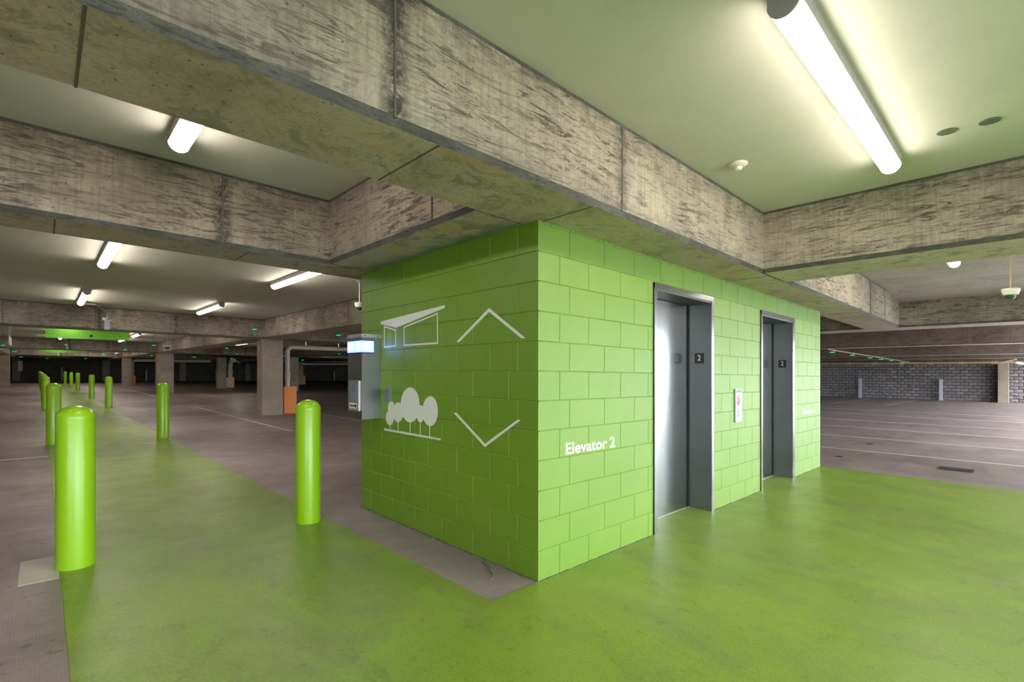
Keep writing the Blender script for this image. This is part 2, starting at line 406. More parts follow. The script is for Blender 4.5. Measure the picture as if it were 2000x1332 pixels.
for x, a in ((-4.6, 'left of the lobby'), (2.85, 'beside the lobby'), (10.3, 'past the lobby'), (17.5, 'by the first far stalls'), (25.5, 'by the middle far stalls'), (33, 'by the last far stalls')):
    yc = Y0+.02 if x < 12 else YN-.35
    column(x, x+.6, yc, yc+.55, 'concrete column at the open edge, ' + a)
column(40.7, 41.5, -1.35, -.85, 'grey column standing against the split block wall')

# ------------------------------------------------------------------ enclosing walls
def wallbox(name, mk, x0, x1, y0, y1, z0, z1, label):
    m = MB(); cuts = [y0]+([4] if y0 < 4 < y1 else [])+[y1]
    for a, b in zip(cuts, cuts[1:]): m.box(x0, x1, a, b, z0, z1, sh=True)
    return struct(m.build(name, mk), label, 'wall')
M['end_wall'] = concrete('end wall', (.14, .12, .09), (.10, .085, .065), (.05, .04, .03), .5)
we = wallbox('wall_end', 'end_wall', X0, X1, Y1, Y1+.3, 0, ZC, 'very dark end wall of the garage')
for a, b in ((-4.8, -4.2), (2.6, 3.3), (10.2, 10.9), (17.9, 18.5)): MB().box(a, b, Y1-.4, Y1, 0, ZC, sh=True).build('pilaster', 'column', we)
wallbox('wall_left', 'column', X0-.3, X0, Y0, Y1, 0, ZC, 'plain concrete side wall')
wallbox('wall_edge', 'column', X0, -4.6, Y0, Y0+.2, 0, 1.0, 'low concrete parapet at the open edge behind the viewer')
for x, a in ((-.87, 'straight down the walkway'), (6.75, 'beyond the third walkway column'), (14.3, 'beside the worn orange pipe guard'), (30.4, 'far behind the tall drain pipe')):
    o = MB().box(x-.09, x+.09, Y1-.62, Y1-.44, 0, 1.55, sh=True); o.box(x-.12, x+.12, Y1-.65, Y1-.41, 0, .03, sh=True)
    tag(o.build('wall_post', 'post'), 'faint pale post against the dark end wall, ' + a, 'post', 'posts along the end wall')
nb = MB().box(-4.35, -4.0, Y1-.47, Y1-.43, 1.1, 2.2, sh=True); tag(nb.build('notice_board', 'white_plastic'), 'small white board beside the far walkway column', 'board')

# split block wall on the far side of the stalls
wr = empty('wall_right', W(X1, 0, 0)); struct(wr, 'rough split faced block wall beyond the stalls', 'wall')
base = Vector(wr.location)
bk = MB()
for a, b in ((YN, 4), (4, 16), (16, Y1)): bk.box(X1, X1+.3, a, b, 0, ZC, sh=True)
o = bk.build('mortar_bed', 'mortar', wr, loc=-base)
BL, BH = .416, .2035
def rough_block(seed, w=BL, h=BH):
    r = random.Random(seed); m = MB(); j = .017; n1, n2 = 4, 3
    P = [[Vector((-.02-r.uniform(0, .085)*(1 if 0 < a < n1 and 0 < c < n2 else .25), j+(w-2*j)*a/n1, j+(h-2*j)*c/n2)) for c in range(n2+1)] for a in range(n1+1)]
    for a in range(n1):
        for c in range(n2): m.poly([P[a][c], P[a][c+1], P[a+1][c+1], P[a+1][c]])
    rim = [P[a][0] for a in range(n1+1)]+[P[n1][c] for c in range(1, n2+1)]+[P[a][n2] for a in range(n1-1, -1, -1)]+[P[0][c] for c in range(n2-1, 0, -1)]
    for i in range(len(rim)):
        a, b = rim[i], rim[(i+1) % len(rim)]
        m.poly([a, b, Vector((.005, b.y, b.z)), Vector((.005, a.y, a.z))])
    return m
protos = []
for s in range(6):
    m = rough_block(s); me = bpy.data.meshes.new('block'); me.from_pydata(m.v, [], m.f); me.materials.append(M['split']); protos.append(me)
rest = MB(); cnt = 0
for r_ in range(15):
    for k in range(-15, 38):
        y = k*BL+(r_ % 2)*BL/2-.1; z = r_*BH
        if z+BH > ZC+.02 or y < YN: continue
        p = W(X1, y, z)
        if -2.3 < y < 8.1 and r_ < 12 and cnt < 300:
            o = bpy.data.objects.new('block', protos[random.randrange(6)]); COL.objects.link(o); o.parent = wr; o.location = p-base; cnt += 1
        else:
            m = rough_block(random.randrange(40))
            i = len(rest.v); rest.v += [tuple(Vector(v)+p-base) for v in m.v]; rest.f += [tuple(i+q for q in f) for f in m.f]; rest.m += m.m
tag(rest.build('block_field', 'split', wr, fix=False), kind='stuff')
for y, a in ((6.4, 'nearer the lift block'), (1.87, 'in the middle of the wall')):
    o = MB().box(X1-.42, X1-.24, y-.09, y+.09, 0, 1.42, sh=True); o.box(X1-.45, X1-.21, y-.12, y+.12, 0, .03, sh=True)
    tag(o.build('guard_post', 'post'), 'square grey guard post before the split block wall, ' + a, 'post', 'guard posts before the block wall')

# ------------------------------------------------------------------ lift block: walls of painted blocks
th = math.atan(SX)
def block_mesh(w, h, d=.035, l=True, r=True):
    g, c, e = .0025, .0035, .003        # half joint, bevel, depth of bevel
    m = MB(); x0 = g if l else 0; x1 = w-(g if r else 0); z0, z1 = g*.6, h-g*.6
    xa = x0+(c if l else 0); xb = x1-(c if r else 0)
    f = [(xa, 0, z0+c), (xb, 0, z0+c), (xb, 0, z1-c), (xa, 0, z1-c)]
    n = [(x0, e, z0), (x1, e, z0), (x1, e, z1), (x0, e, z1)]
    k = [(a, d, b) for a, _, b in n]
    m.poly(f)
    for i in range(4):
        j = (i+1) % 4; m.poly([n[i], n[j], f[j], f[i]]); m.poly([k[i], k[j], n[j], n[i]])
    return m
cache = {}
def block(parent, pos, rot, w, h, l=True, r=True):
    key = (round(w, 3), round(h, 3), l, r)
    if key not in cache:
        o = block_mesh(w, h, l=l, r=r).build('block', 'lime', parent); cache[key] = o.data
    else:
        o = bpy.data.objects.new('block', cache[key]); COL.objects.link(o); o.parent = parent
    o.location = pos; o.rotation_euler = rot
HC = ZS/12
# face with the mural (normal -x), running along y
wa = empty('wall_side', (0, 0, 0)); struct(wa, 'lime green painted block wall with the white mural', 'wall')
MB().box(.0045, .2, .03, 2.545, 0, ZS-.001).build('wall_core', 'lime', wa)
WA1 = [.288, .697, 1.107, 1.516, 1.925, 2.335]; WA2 = [.195, .495, .901, 1.312, 1.715, 2.125]
for r_ in range(12):
    ed = [.02]+(WA1 if r_ % 2 == 0 else WA2)+[2.55]     # courses as in the photo: top one is of the second kind
    for a, b in zip(ed, ed[1:]): block(wa, (0, b, r_*HC), (0, 0, -math.pi/2), b-a, HC, l=(b < 2.54), r=(a > .03))
# face with the lift doors (normal -y), running along x
wf = empty('wall_front', (0, 0, 0)); struct(wf, 'lime green painted block wall with the two lift doors', 'wall')
DH = 2.232; XE = 6.473
wc = MB()
for a, b, z0 in ((.022, D1[0], 0), (D1[1], D2[0], 0), (D2[1], XE-.01, 0), (D1[0], D1[1], DH), (D2[0], D2[1], DH)):
    wc.box(a, b, .0045, .2, z0, ZS-.001, sh=True)
wc.build('wall_core', 'lime', wf)
for r_ in range(12):
    ed = [0.0]+([.22, .553, .972, 1.392] if r_ % 2 == 0 else [.329, .752, 1.175, 1.6])
    while ed[-1]+.4225 < XE-.05: ed.append(ed[-1]+.4225)
    ed.append(XE)
    z0, z1 = r_*HC, (r_+1)*HC
    spans = []
    for a, b in zip(ed, ed[1:]):
        if z1 <= DH+.03:
            for (p, q) in (D1, D2):
                if a < p < b and b-p >= 0 and b <= q: b = p; break
                if p <= a and b <= q: a = b; break
                if p <= a < q < b: a = q; break
        if b-a > .02: spans.append((a, b))
    for a, b in spans:
        h = HC
        block(wf, W(a, 0, z0), (0, th, 0), b-a, h, l=(a > .01), r=(b < XE-.01))
wb_ = wallbox('wall_back', 'lime', .2, XE, 2.35, 2.545, 0, ZS-.001, 'back of the lift block, painted lime green')
we2 = wallbox('wall_far', 'lime', XE-.2, XE-.002, .03, 2.35, 0, ZS-.001, 'far side of the lift block, painted lime green')
wallbox('wall_shaft', 'black_gap', .2, XE-.2, .55, .6, 0, ZS, 'dark shaft wall behind the lift doors')
# paint lip along the top edge
lp = MB()
for i in range(95):
    x = i*.068; lp.box(x, x+.066, -random.uniform(.003, .008), .01, ZS-random.uniform(.008, .022), ZS+.001, sh=True)
tag(lp.build('paint_lip', 'lime', wf), kind='stuff')
lp = MB()
for i in range(38):
    y = i*.067; lp.box(-random.uniform(.003, .008), .01, y, y+.066, ZS-random.uniform(.008, .022), ZS+.001)
tag(lp.build('paint_lip', 'lime', wa), kind='stuff')

# ------------------------------------------------------------------ lift doors
def text_mesh(name, body, mk, parent, mapf, bold=.0):
    cu = bpy.data.curves.new(name, 'FONT'); cu.body = body; cu.size = 1.0; cu.offset = bold; cu.resolution_u = 4
    to = bpy.data.objects.new(name, cu); COL.objects.link(to)
    dg = bpy.context.evaluated_depsgraph_get(); me = bpy.data.meshes.new_from_object(to.evaluated_get(dg))
    bpy.data.objects.remove(to)
    xs = [v.co.x for v in me.vertices]; ys = [v.co.y for v in me.vertices if True]
    x0, x1 = min(xs), max(xs); y1 = max(ys)
    for v in me.vertices: v.co = mapf((v.co.x-x0)/(x1-x0), v.co.y/y1)
    me.materials.clear(); me.materials.append(M[mk])
    o = bpy.data.objects.new(name, me); COL.objects.link(o); o.parent = parent; return o
def lift(n, D, label, jin):
    d = empty('door_%d' % n, W(D[0], 0, 0)); struct(d, label, 'lift door'); b0 = Vector(d.location)
    def add(name, mk, *boxes, parent=None):
        m = MB()
        for b in boxes: m.box(*b, sh=True)
        return m.build(name, mk, d, loc=-b0)
    xi0, xi1 = D[0]+.042, D[1]-jin
    add('door_frame', 'steel', (D[0]+.004, xi0, -.014, -.002, 0, DH-.004), (xi1, D[1]-.004, -.014, -.002, 0, DH-.004), (D[0]+.004, D[1]-.004, -.0145, -.002, DH-.05, DH))
    add('frame_joint', 'black_gap', (D[0], D[0]+.004, -.004, .02, 0, DH), (D[1]-.004, D[1], -.004, .02, 0, DH))
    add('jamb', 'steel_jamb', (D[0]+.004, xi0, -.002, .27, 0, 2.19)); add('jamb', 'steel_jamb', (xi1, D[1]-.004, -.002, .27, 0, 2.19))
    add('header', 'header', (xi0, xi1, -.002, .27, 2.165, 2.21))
    add('door_panel', 'steel', (xi0, xi1-.025, .25, .285, .012, 2.16))
    add('door_gap', 'black_gap', (xi1-.026, xi1-.0005, .246, .3, 0, 2.165), (xi0, xi1, .285, .3, 0, .02))
    add('sill', 'galv', (xi0, xi1, .235, .30, 0.001, .010))
    pl = add('number_plate', 'black', (xi1-.004, xi1+.001, .071, .172, 1.542, 1.650)); tag(pl, 'black plate with a white figure 2')
    text_mesh('numeral', '2', 'white_plastic', pl, lambda u, v: W(xi1-.005, .139-u*.035, 1.573+v*.058), .012)
lift(1, D1, 'brushed steel lift door nearer the mural corner', .051)
lift(2, D2, 'brushed steel lift door farther from the mural corner', .089)

# lettering painted on the wall
text_mesh('lettering', 'Elevator 2', 'white_paint', wf, lambda u, v: W(.288+u*.606, -.0012, .834+v*.082), .018)
text_mesh('lettering', 'Elevator 3', 'white_paint', wf, lambda u, v: W(5.60+u*.61, -.0012, .862+v*.082), .004)

# call station
cs = empty('call_station', W(3.29, 0, 1.08)); tag(cs, 'steel lift call plate between the two lift doors', 'call panel'); b0 = Vector(cs.location)
MB().box(-.092, .092, -.014, 0, -.188, .188).build('face_plate', 'phone', cs)
MB().box(-.075, .075, -.0155, -.013, .145, .178).build('plate_header', 'grey_box', cs)
dm = MB(); dm.poly([(0, -.0165, .135), (.055, -.0165, .058), (0, -.0165, -.012), (-.055, -.0165, .058)]); dm.build('warning_diamond', 'red', cs, fix=False)
for x, z, h in ((0, .093, .016), (-.034, .062, .011), (.034, .062, .011)):
    MB().box(x-.008, x+.008, -.0185, -.017, z-h, z+h).build('pictogram', 'white_plastic', cs)
fl2 = MB(); fl2.poly([(-.03, -.0185, .045), (.03, -.0185, .045), (0, -.0185, .0)]); fl2.build('flame_mark', 'red', cs, fix=False)
for z in (-.062, -.112): MB().lathe([(.018, -.02), (.018, -.014)], 20, (0, 0, z), 'y').build('call_button', 'white_plastic', cs, smooth=True)

# ------------------------------------------------------------------ mural (paint film on the blocks), coordinates in metres on the wall: (y, z)
MU = empty('mural', (0, 0, 0)); tag(MU, 'white painted mural of a house, trees and two chevrons on the green side wall', 'mural')
H_, F_ = 1.4275, 964.0
def mu(px, py):        # measured sheet position -> metres on the wall
    rx = (px-1000)/F_; dx, dy = .6890+.7248*rx, .7248-.6890*rx
    t = 2.427/dx; return (-2.297+t*dy, H_-t*(py-724.6)/F_)
def film(name, polys, parent=MU):
    m = MB()
    for p in polys: m.poly([(-.0014, y, z) for y, z in p])
    return m.build(name, 'white_paint', parent, fix=False)
def s1(pts): return [mu(740+x/4.4375, 580+y/4.4375) for x, y in pts]
def s2(pts): return [mu(700+x/3.7, 460+y/3.7) for x, y in pts]
def s3(pts): return [mu(700+x/3.5056, 780+y/3.5056) for x, y in pts]
def outline(pts, w):   # frame quads around a polygon given in wall metres
    out = []; n = len(pts); cx = sum(p[0] for p in pts)/n; cz = sum(p[1] for p in pts)/n
    inn = []
    for i in range(n):
        a, b, c = Vector(pts[i-1]), Vector(pts[i]), Vector(pts[(i+1) % n])
        d1 = (b-a).normalized(); d2 = (c-b).normalized()
        n1 = Vector((-d1.y, d1.x)); n2 = Vector((-d2.y, d2.x))
        if n1.dot(Vector((cx, cz))-b) < 0: n1, n2 = -n1, -n2
        k = (n1+n2); k = k/max(.3, k.dot(n1)); inn.append(tuple(b+k*w))
    for i in range(n): j = (i+1) % n; out.append([pts[i], pts[j], inn[j], inn[i]])
    return out
film('house_roof', [s1([(18, 213), (572, 70), (574, 95), (150, 267), (18, 236)])])
film('house_window', outline(s1([(45, 251), (150, 282), (150, 430), (45, 441)]), .014))
film('house_window', outline(s1([(215, 257), (512, 136), (514, 406), (216, 426)]), .014))
film('chevron', [s2([(945, 523), (945, 552), (732, 768), (710, 768)]), s2([(945, 523), (1210, 742), (1178, 742), (945, 552)])])
film('chevron', [s3([(652, 92), (673, 92), (868, 303), (868, 328)]), s3([(868, 303), (1092, 138), (1112, 142), (868, 328)])])
def ell(cx, cy, rx, ry): return s1([(cx+rx*math.cos(a*math.pi/18), cy+ry*math.sin(a*math.pi/18)) for a in range(36)])
for i, e in enumerate(((108, 957, 28, 56), (97, 1045, 36, 66), (168, 1000, 44, 86), (272, 935, 82, 152), (362, 1012, 34, 75), (446, 990, 67, 130))):
    p = [(-.0014-.00003*i, y, z) for y, z in ell(*e)]; m = MB(); m.poly(p); m.build('tree_crown', 'white_paint', MU, fix=False)
m = MB(); m.poly([(-.0012, y, z) for y, z in s1([(105, 960), (400, 960), (400, 1050), (105, 1040)])]); m.build('tree_mass', 'white_paint', MU, fix=False)
for x, a, b in ((97, 1100, 1150), (168, 1078, 1162), (272, 1080, 1175), (360, 1080, 1192), (441, 1112, 1208)):
    film('tree_trunk', [s1([(x-3.5, a), (x+3.5, a), (x+3.5, b), (x-3.5, b)])])
film('ground_line', [s1([(45, 1137), (536, 1226), (536, 1244), (45, 1156)])])

# ------------------------------------------------------------------ emergency call box
eb = empty('emergency_call_box', (0, 2.144, .959)); tag(eb, 'tall steel emergency call box with blue beacon on the side wall', 'call box')
DX, DY, HH = .2, .3, .828      # depth off the wall, length along it, height
MB().box(-DX, -.001, 0, DY, 0, HH-.03).build('housing', 'box_steel', eb)
o = MB().box(-DX-.006, -.001, -.006, DY+.006, HH-.032, HH).build('cap', 'galv', eb)
for p in ((-.17, -.0085), (-.035, -.0085)): MB().lathe([(.006, -.003), (.006, .002)], 10, (p[0], p[1], HH-.016), 'y').build('screw', 'black', o)
be = MB(); be.box(-DX-.007, -.072, -.008, DY-.002, .641, .770); be.build('beacon_bezel', 'black', eb)
be = MB()
be.box(-DX-.012, -.080, -.013, DY-.015, .650, .762); bb = be.build('beacon', 'blue', eb)
for (a, b) in ((-.198, -.150), (-.142, -.098)):
    MB().box(a, b, -.0155, -.012, .668, .745).build('beacon_bulb', 'bluelens', bb)
MB().box(-DX-.0145, -DX-.011, .0, .10, .668, .745).build('beacon_bulb', 'bluelens', bb)
MB().box(-DX-.0145, -DX-.011, .16, .27, .668, .745).build('beacon_bulb', 'bluelens', bb)
pp = MB().box(-DX-.012, -DX, .045, .263, .078, .378).build('phone_panel', 'phone', eb)
MB().box(-DX-.016, -DX, .036, .044, .085, .372).build('panel_handle', 'white_plastic', eb)
sp = MB().lathe([(.038, -.0145), (.038, -.011)], 20, (-DX, .16, .30), 'x'); sp.build('speaker_grille', 'grey_box', pp)
lb = MB().box(-DX-.0145, -DX-.010, .08, .24, .10, .155).build('label_plate', 'white_plastic', pp)
MB().box(-DX-.0165, -DX-.012, .125, .225, .118, .136).build('red_lettering', 'red', lb)
MB().lathe([(.016, -.018), (.016, -.012)], 16, (-DX, .10, .127), 'x').build('push_button', 'black', lb)
gb = empty('key_switch', (0, 1.97, 1.195)); tag(gb, 'small slate grey switch box above the painted trees', 'switch box')
MB().box(-.03, 0, -.037, .037, -.06, .06).build('housing', 'grey_box', gb); MB().box(-.034, -.03, -.033, .033, -.056, .056).build('cover', 'grey_box', gb)

# ------------------------------------------------------------------ bollards
bo = empty('bollard', (0, 0, 0)); R_ = .11
MB().lathe([(R_, -.05), (R_, 1.055), (R_-.002, 1.062)], 40).build('sleeve', 'bollard', bo, smooth=True)
cp = [(R_+.0012, 1.058), (R_+.0012, 1.068)]+[((R_+.001)*math.cos(a*math.pi/20), 1.068+.082*math.sin(a*math.pi/20)) for a in range(1, 10)]+[(.002, 1.15)]
cp_ = MB().lathe(cp, 40).build('dome_cap', 'bollard', bo, smooth=True)
MB().lathe([(.007, 0), (.007, .004)], 8, (-.03, -.08, 1.118)).build('cap_bolt', 'galv', cp_)
ordn = ['nearest', 'second', 'third', 'fourth', 'fifth', 'sixth', 'last']
rightp = [(-.612, 2.40), (-.60, 10.25), (-.66, 21.2), (-.72, 28.9), (-.79, 40.2), (-.88, 47.3), (-.93, 58.9)]
leftp = [(-2.256, 2.43), (-2.278, 10.3), (-2.358, 21.1), (-2.39, 28.9), (-2.46, 40.2), (-2.52, 47.3), (-2.6, 58.9)]
first = True
for side, ps in (('on the lift block side of the walkway', rightp), ('on the driving aisle side of the walkway', leftp)):
    for k, (x, y) in enumerate(ps):
        o = bo if first else copy_tree(bo); first = False
        o.location = W(x, y, 0)
        tag(o, 'lime green domed bollard, %s one %s' % (ordn[k], side), 'bollard', 'bollards lining the green walkway')

# ------------------------------------------------------------------ fluorescent lamps
def lamp(axis, c, a, b, label, joint=True, zt=ZC, group='tube lamps on the ceilings'):
    mid = (a+b)/2
    loc = W(mid, c, zt) if axis == 'x' else W(c, mid, zt)
    t = empty('tube_lamp', loc); tag(t, label, 'ceiling lamp', group)
    sl = -SX if axis == 'x' else (.004 if mid > 4 else 0)
    t.rotation_euler = (0, math.atan(SX), 0) if axis == 'x' else (math.atan(sl), 0, 0)
    L = b-a; n = 2 if joint else 1; r = .062
    def bar(u0, u1, v0, v1, z0, z1, name, mk):
        m = MB()
        m.box(u0, u1, v0, v1, z0, z1) if axis == 'x' else m.box(v0, v1, u0, u1, z0, z1)
        return m.build(name, mk, t)
    bar(-L/2, L/2, -.064, .064, -.062, 0, 'housing', 'housing')
    for k in range(n):
        u0 = -L/2+k*L/n+.012; u1 = -L/2+(k+1)*L/n-.012
        m = MB(); pr = []
        for j in range(15):
            an = math.pi*j/14; pr.append((r*math.cos(an), -.0625-r*1.0*math.sin(an)))
        rows_ = [[((u, v, z) if axis == 'x' else (v, u, z)) for v, z in pr] for u in (u0, u1)]
        for j in range(14): m.poly([rows_[0][j], rows_[0][j+1], rows_[1][j+1], rows_[1][j]])
        for rw in rows_: m.poly(rw)
        m.build('diffuser', 'tube', t)
    for u in (-L/2, L/2)+((0,) if n == 2 else ()):
        m = MB(); w_ = .012; rr_ = r+.004
        pr = [(rr_*math.cos(math.pi*j/14), -.060-rr_*math.sin(math.pi*j/14)) for j in range(15)]
        u0, u1 = (u, u+w_) if u < 0 else ((u-w_, u) if u > 0 else (-w_/2, w_/2))
        rows_ = [[((q, v, z) if axis == 'x' else (v, q, z)) for v, z in pr] for q in (u0, u1)]
        for j in range(14): m.poly([rows_[0][j], rows_[0][j+1], rows_[1][j+1], rows_[1][j]])
        for rw in rows_: m.poly(rw)
        m.build('end_cap' if u else 'joint_band', 'housing', t)
    return t
lamp('x', -1.575, -.16, 2.16, 'long two part tube lamp on the lobby ceiling before the lifts')
lamp('x', -1.575, 4.3, 6.6, 'tube lamp past the lobby cross beam')
lamp('x', -5.6, -.16, 2.16, 'tube lamp on the lobby ceiling behind the viewer')
lamp('x', -5.6, -7.3, -5.0, 'tube lamp over the driving aisle behind the viewer')
lamp('x', -1.575, -7.3, -5.0, 'tube lamp over the driving aisle beside the viewer')
lamp('y', -1.74, .62, 1.80, 'single tube lamp between the two deep beams near the top', False)
for x, nm in ((-1.775, 'walkway'), (.66, 'stall side')):
    for y0, y1, w_ in ((4.98, 7.30, 'first'), (10.98, 13.32, 'second'), (18.3, 20.6, 'third'), (24.7, 27.0, 'fourth'), (30.2, 32.5, 'fifth'), (38.5, 40.8, 'sixth'), (44, 46.3, 'seventh'), (49.6, 51.9, 'eighth'), (57, 59.3, 'ninth')):
        if x > 0: w2 = '%s lamp of the stall side row, counted from the lift block' % w_
        else: w2 = '%s lamp of the walkway row, counted from the lift block' % w_
        lamp('y', x, y0, y1, 'tube lamp, ' + w2)
lamp('y', 5.9, 28.0, 30.3, 'lone tube lamp glimpsed beside the nearest column')
# other lit bays either side of the view
for x, y, w_ in ((-8.5, 6, 'first'), (-8.5, 24, 'second'), (-8.5, 44, 'third')): lamp('y', x, y, y+2.3, '%s tube lamp over the driving aisle side' % w_)

# ------------------------------------------------------------------ conduits with boxes
def conduit(px, py, pz0, lamp_x, lamp_y, label, s=1.0):
    t = empty('conduit_box', W(px, py, 2.62)); tag(t, label, 'conduit'); b0 = Vector(t.location)
    p = [W(lamp_x, lamp_y, 2.985), W(lamp_x+.2, lamp_y+.05, 2.99), W(px-.12, py-.14, 2.99), W(px-.03, py-.06, 2.96), W(px, py-.03, 2.88), W(px, py-.03, 2.72)]
    MB().tube([q-b0 for q in p], .012, 8).build('conduit', 'galv', t, smooth=True)
    MB().tube([q-b0 for q in (W(px, py-.03, 2.82), W(px-.03, py-.03, 2.76), W(px-.03, py-.03, 2.69))], .010, 8).build('conduit', 'galv', t, smooth=True)
    MB().box(-.10, .10, -.06, 0, .085, .10).build('bracket', 'galv', t)
    MB().box(-.055, .055, -.075, -.005, -.16, .085).build('box', 'post', t)
    MB().box(-.10, -.02, -.05, 0, .10, .15).build('fitting', 'galv', t)
conduit(-1.20, 14.53, 0, -1.70, 13.36, 'grey conduit and box on the beam face above the walkway')
conduit(-1.46, 34.5, 0, -1.70, 32.5, 'smaller conduit and box on the second beam above the walkway')
conduit(-1.50, 52.5, 0, -1.70, 51.9, 'distant conduit and box on the third beam above the walkway')

# ------------------------------------------------------------------ pole cameras, detectors
def polecam(x, y, ztop, zb, label, r=.045, dome=False):
    t = empty('pole_camera', W(x, y, zb)); tag(t, label, 'camera')
    h = ztop-zb
    MB().lathe([(.05, h-.006), (.05, h)], 16).build('flange', 'galv', t)
    MB().tube([(0, 0, .04), (0, 0, h)], .011, 10).build('pole', 'rust' if dome else 'white_plastic', t, smooth=True)
    MB().lathe([(.03, .05), (r, .045), (r*1.08, .03), (r*.86, -.035), (r*.6, -.04)], 24).build('camera_body', 'white_plastic', t, smooth=True)
    MB().lathe([(r*.62*math.cos(a*math.pi/16), -.04-r*.62*math.sin(a*math.pi/16)) for a in range(0, 8)]+[(.003, -.04-r*.62)], 20).build('camera_dome', 'dome', t, smooth=True)
    return t
polecam(6.89, -2.11, ZC, 2.565, 'dome camera on a rusty pole past the lobby cross beam', .088, True)
polecam(1.69, 6.0, ZC, 2.62, 'white camera on a thin pole behind the mural wall', .085)
polecam(1.53, 23.8, ZC, 2.46, 'white pole camera hanging before the second column', .16)
polecam(1.3, 41, ZC, 2.5, 'small white pole camera far along the walkway', .16)
sd = empty('smoke_detector', W(1.471, -.735, ZC)); tag(sd, 'white smoke detector on the lobby ceiling', 'smoke detector')
MB().lathe([(.068, 0), (.068, -.008), (.055, -.022), (.03, -.028)], 32).build('base', 'white_plastic', sd, smooth=True)
MB().lathe([(.030, -.026), (.030, -.04), (.022, -.052), (.005, -.054)], 24).build('sensor_head', 'white_plastic', sd, smooth=True)
for x, y, l in ((1.945, -1.91, 'nearer the lamp'), (1.96, -2.115, 'farther from the lamp')):
    o = MB().lathe([(.002, -.004), (.052, -.004), (.055, 0), (.055, .01)], 28).build('ceiling_plug', 'patch', loc=W(x, y, ZC))
    tag(o, 'round dark grouted plug in the lobby ceiling, the one ' + l, 'ceiling plug', 'grouted ceiling plugs')

# ------------------------------------------------------------------ green indicator lights
def led(x, y, z, s, label, grp='green parking sensors', stem=True):
    t = empty('sensor_light', W(x, y, z)); tag(t, label, 'indicator light', grp)
    if stem: MB().lathe([(.006, ZC-z-.001), (.006, .03)], 6).build('stem', 'led_case', t)
    MB().lathe([(.03*s, .035), (.075*s, .02), (.075*s, 0)], 14).build('case', 'led_case', t)
    MB().lathe([(.075*s, 0), (.06*s, -.022*s), (.002, -.03*s)], 14).build('lens', 'led', t, smooth=True)
L = [(3.81, 11.6), (3.92, 24.1), (1.12, 24.3), (-3.79, 31.1), (.87, 32.1), (3.44, 31.3), (6.5, 32.4), (10.27, 25.9), (.82, 44.5), (3.53, 43.5),
     (-3.76, 43), (-3.96, 65.1), (-2.09, 71.4), (.785, 65.3), (4.5, 71), (6.3, 70.5), (6.5, 44.6), (12.4, 72), (9.9, 59.9), (9.48, 45.7), (13.7, 60.2), (17, 72),
     (9.85, 33.8), (15.2, 44.7), (12.6, 33.5), (18.8, 46.0), (24.6, 63.2), (31, 71)]
t = led(2.38, 14.45, 2.735, 1.0, 'green sensor light on the beam face beside the nearest column', stem=False)
def across(p): return (.7248*(p[0]+2.427)-.689*(p[1]+2.297))/(.689*(p[0]+2.427)+.7248*(p[1]+2.297))
nm_ = ['first', 'second', 'third', 'fourth', 'fifth', 'sixth', 'seventh', 'eighth', 'ninth', 'tenth']
for (a, b, w_) in ((2, 15, 'in the bay beside the nearest column'), (15, 35, 'in the second bay'), (35, 53, 'in the third bay'), (53, 67, 'in the fourth bay'), (67, 74, 'in the last bay by the end wall')):
    q = sorted([p for p in L if a < p[1] < b], key=across)
    for k, (x, y) in enumerate(q):
        led(x, y, 2.5, 1.0 if y < 40 else 1.5, ('small green sensor light %s, %s from the left' % (w_, nm_[k])) if len(q) > 1 else 'small green sensor light ' + w_)
RL = [(18.3, 2.67), (21.2, 2.67), (24.8, 2.75), (27.0, 2.72), (29.2, 2.66), (33.4, 2.8)]
cr = MB().tube([W(17.9, 2.7, 2.435), W(35.2, 2.75, 2.42)], .02, 6); tag(cr.build('sensor_conduit', 'rust'), 'thin tan conduit carrying sensor lights over the far stalls', 'conduit')
for i, (x, y) in enumerate(RL):
    led(x, y, 2.36, 1.2, 'green sensor on the tan conduit, %s from the lift block' % ['first', 'second', 'third', 'fourth', 'fifth', 'last'][i], 'sensors on the tan conduit', False)

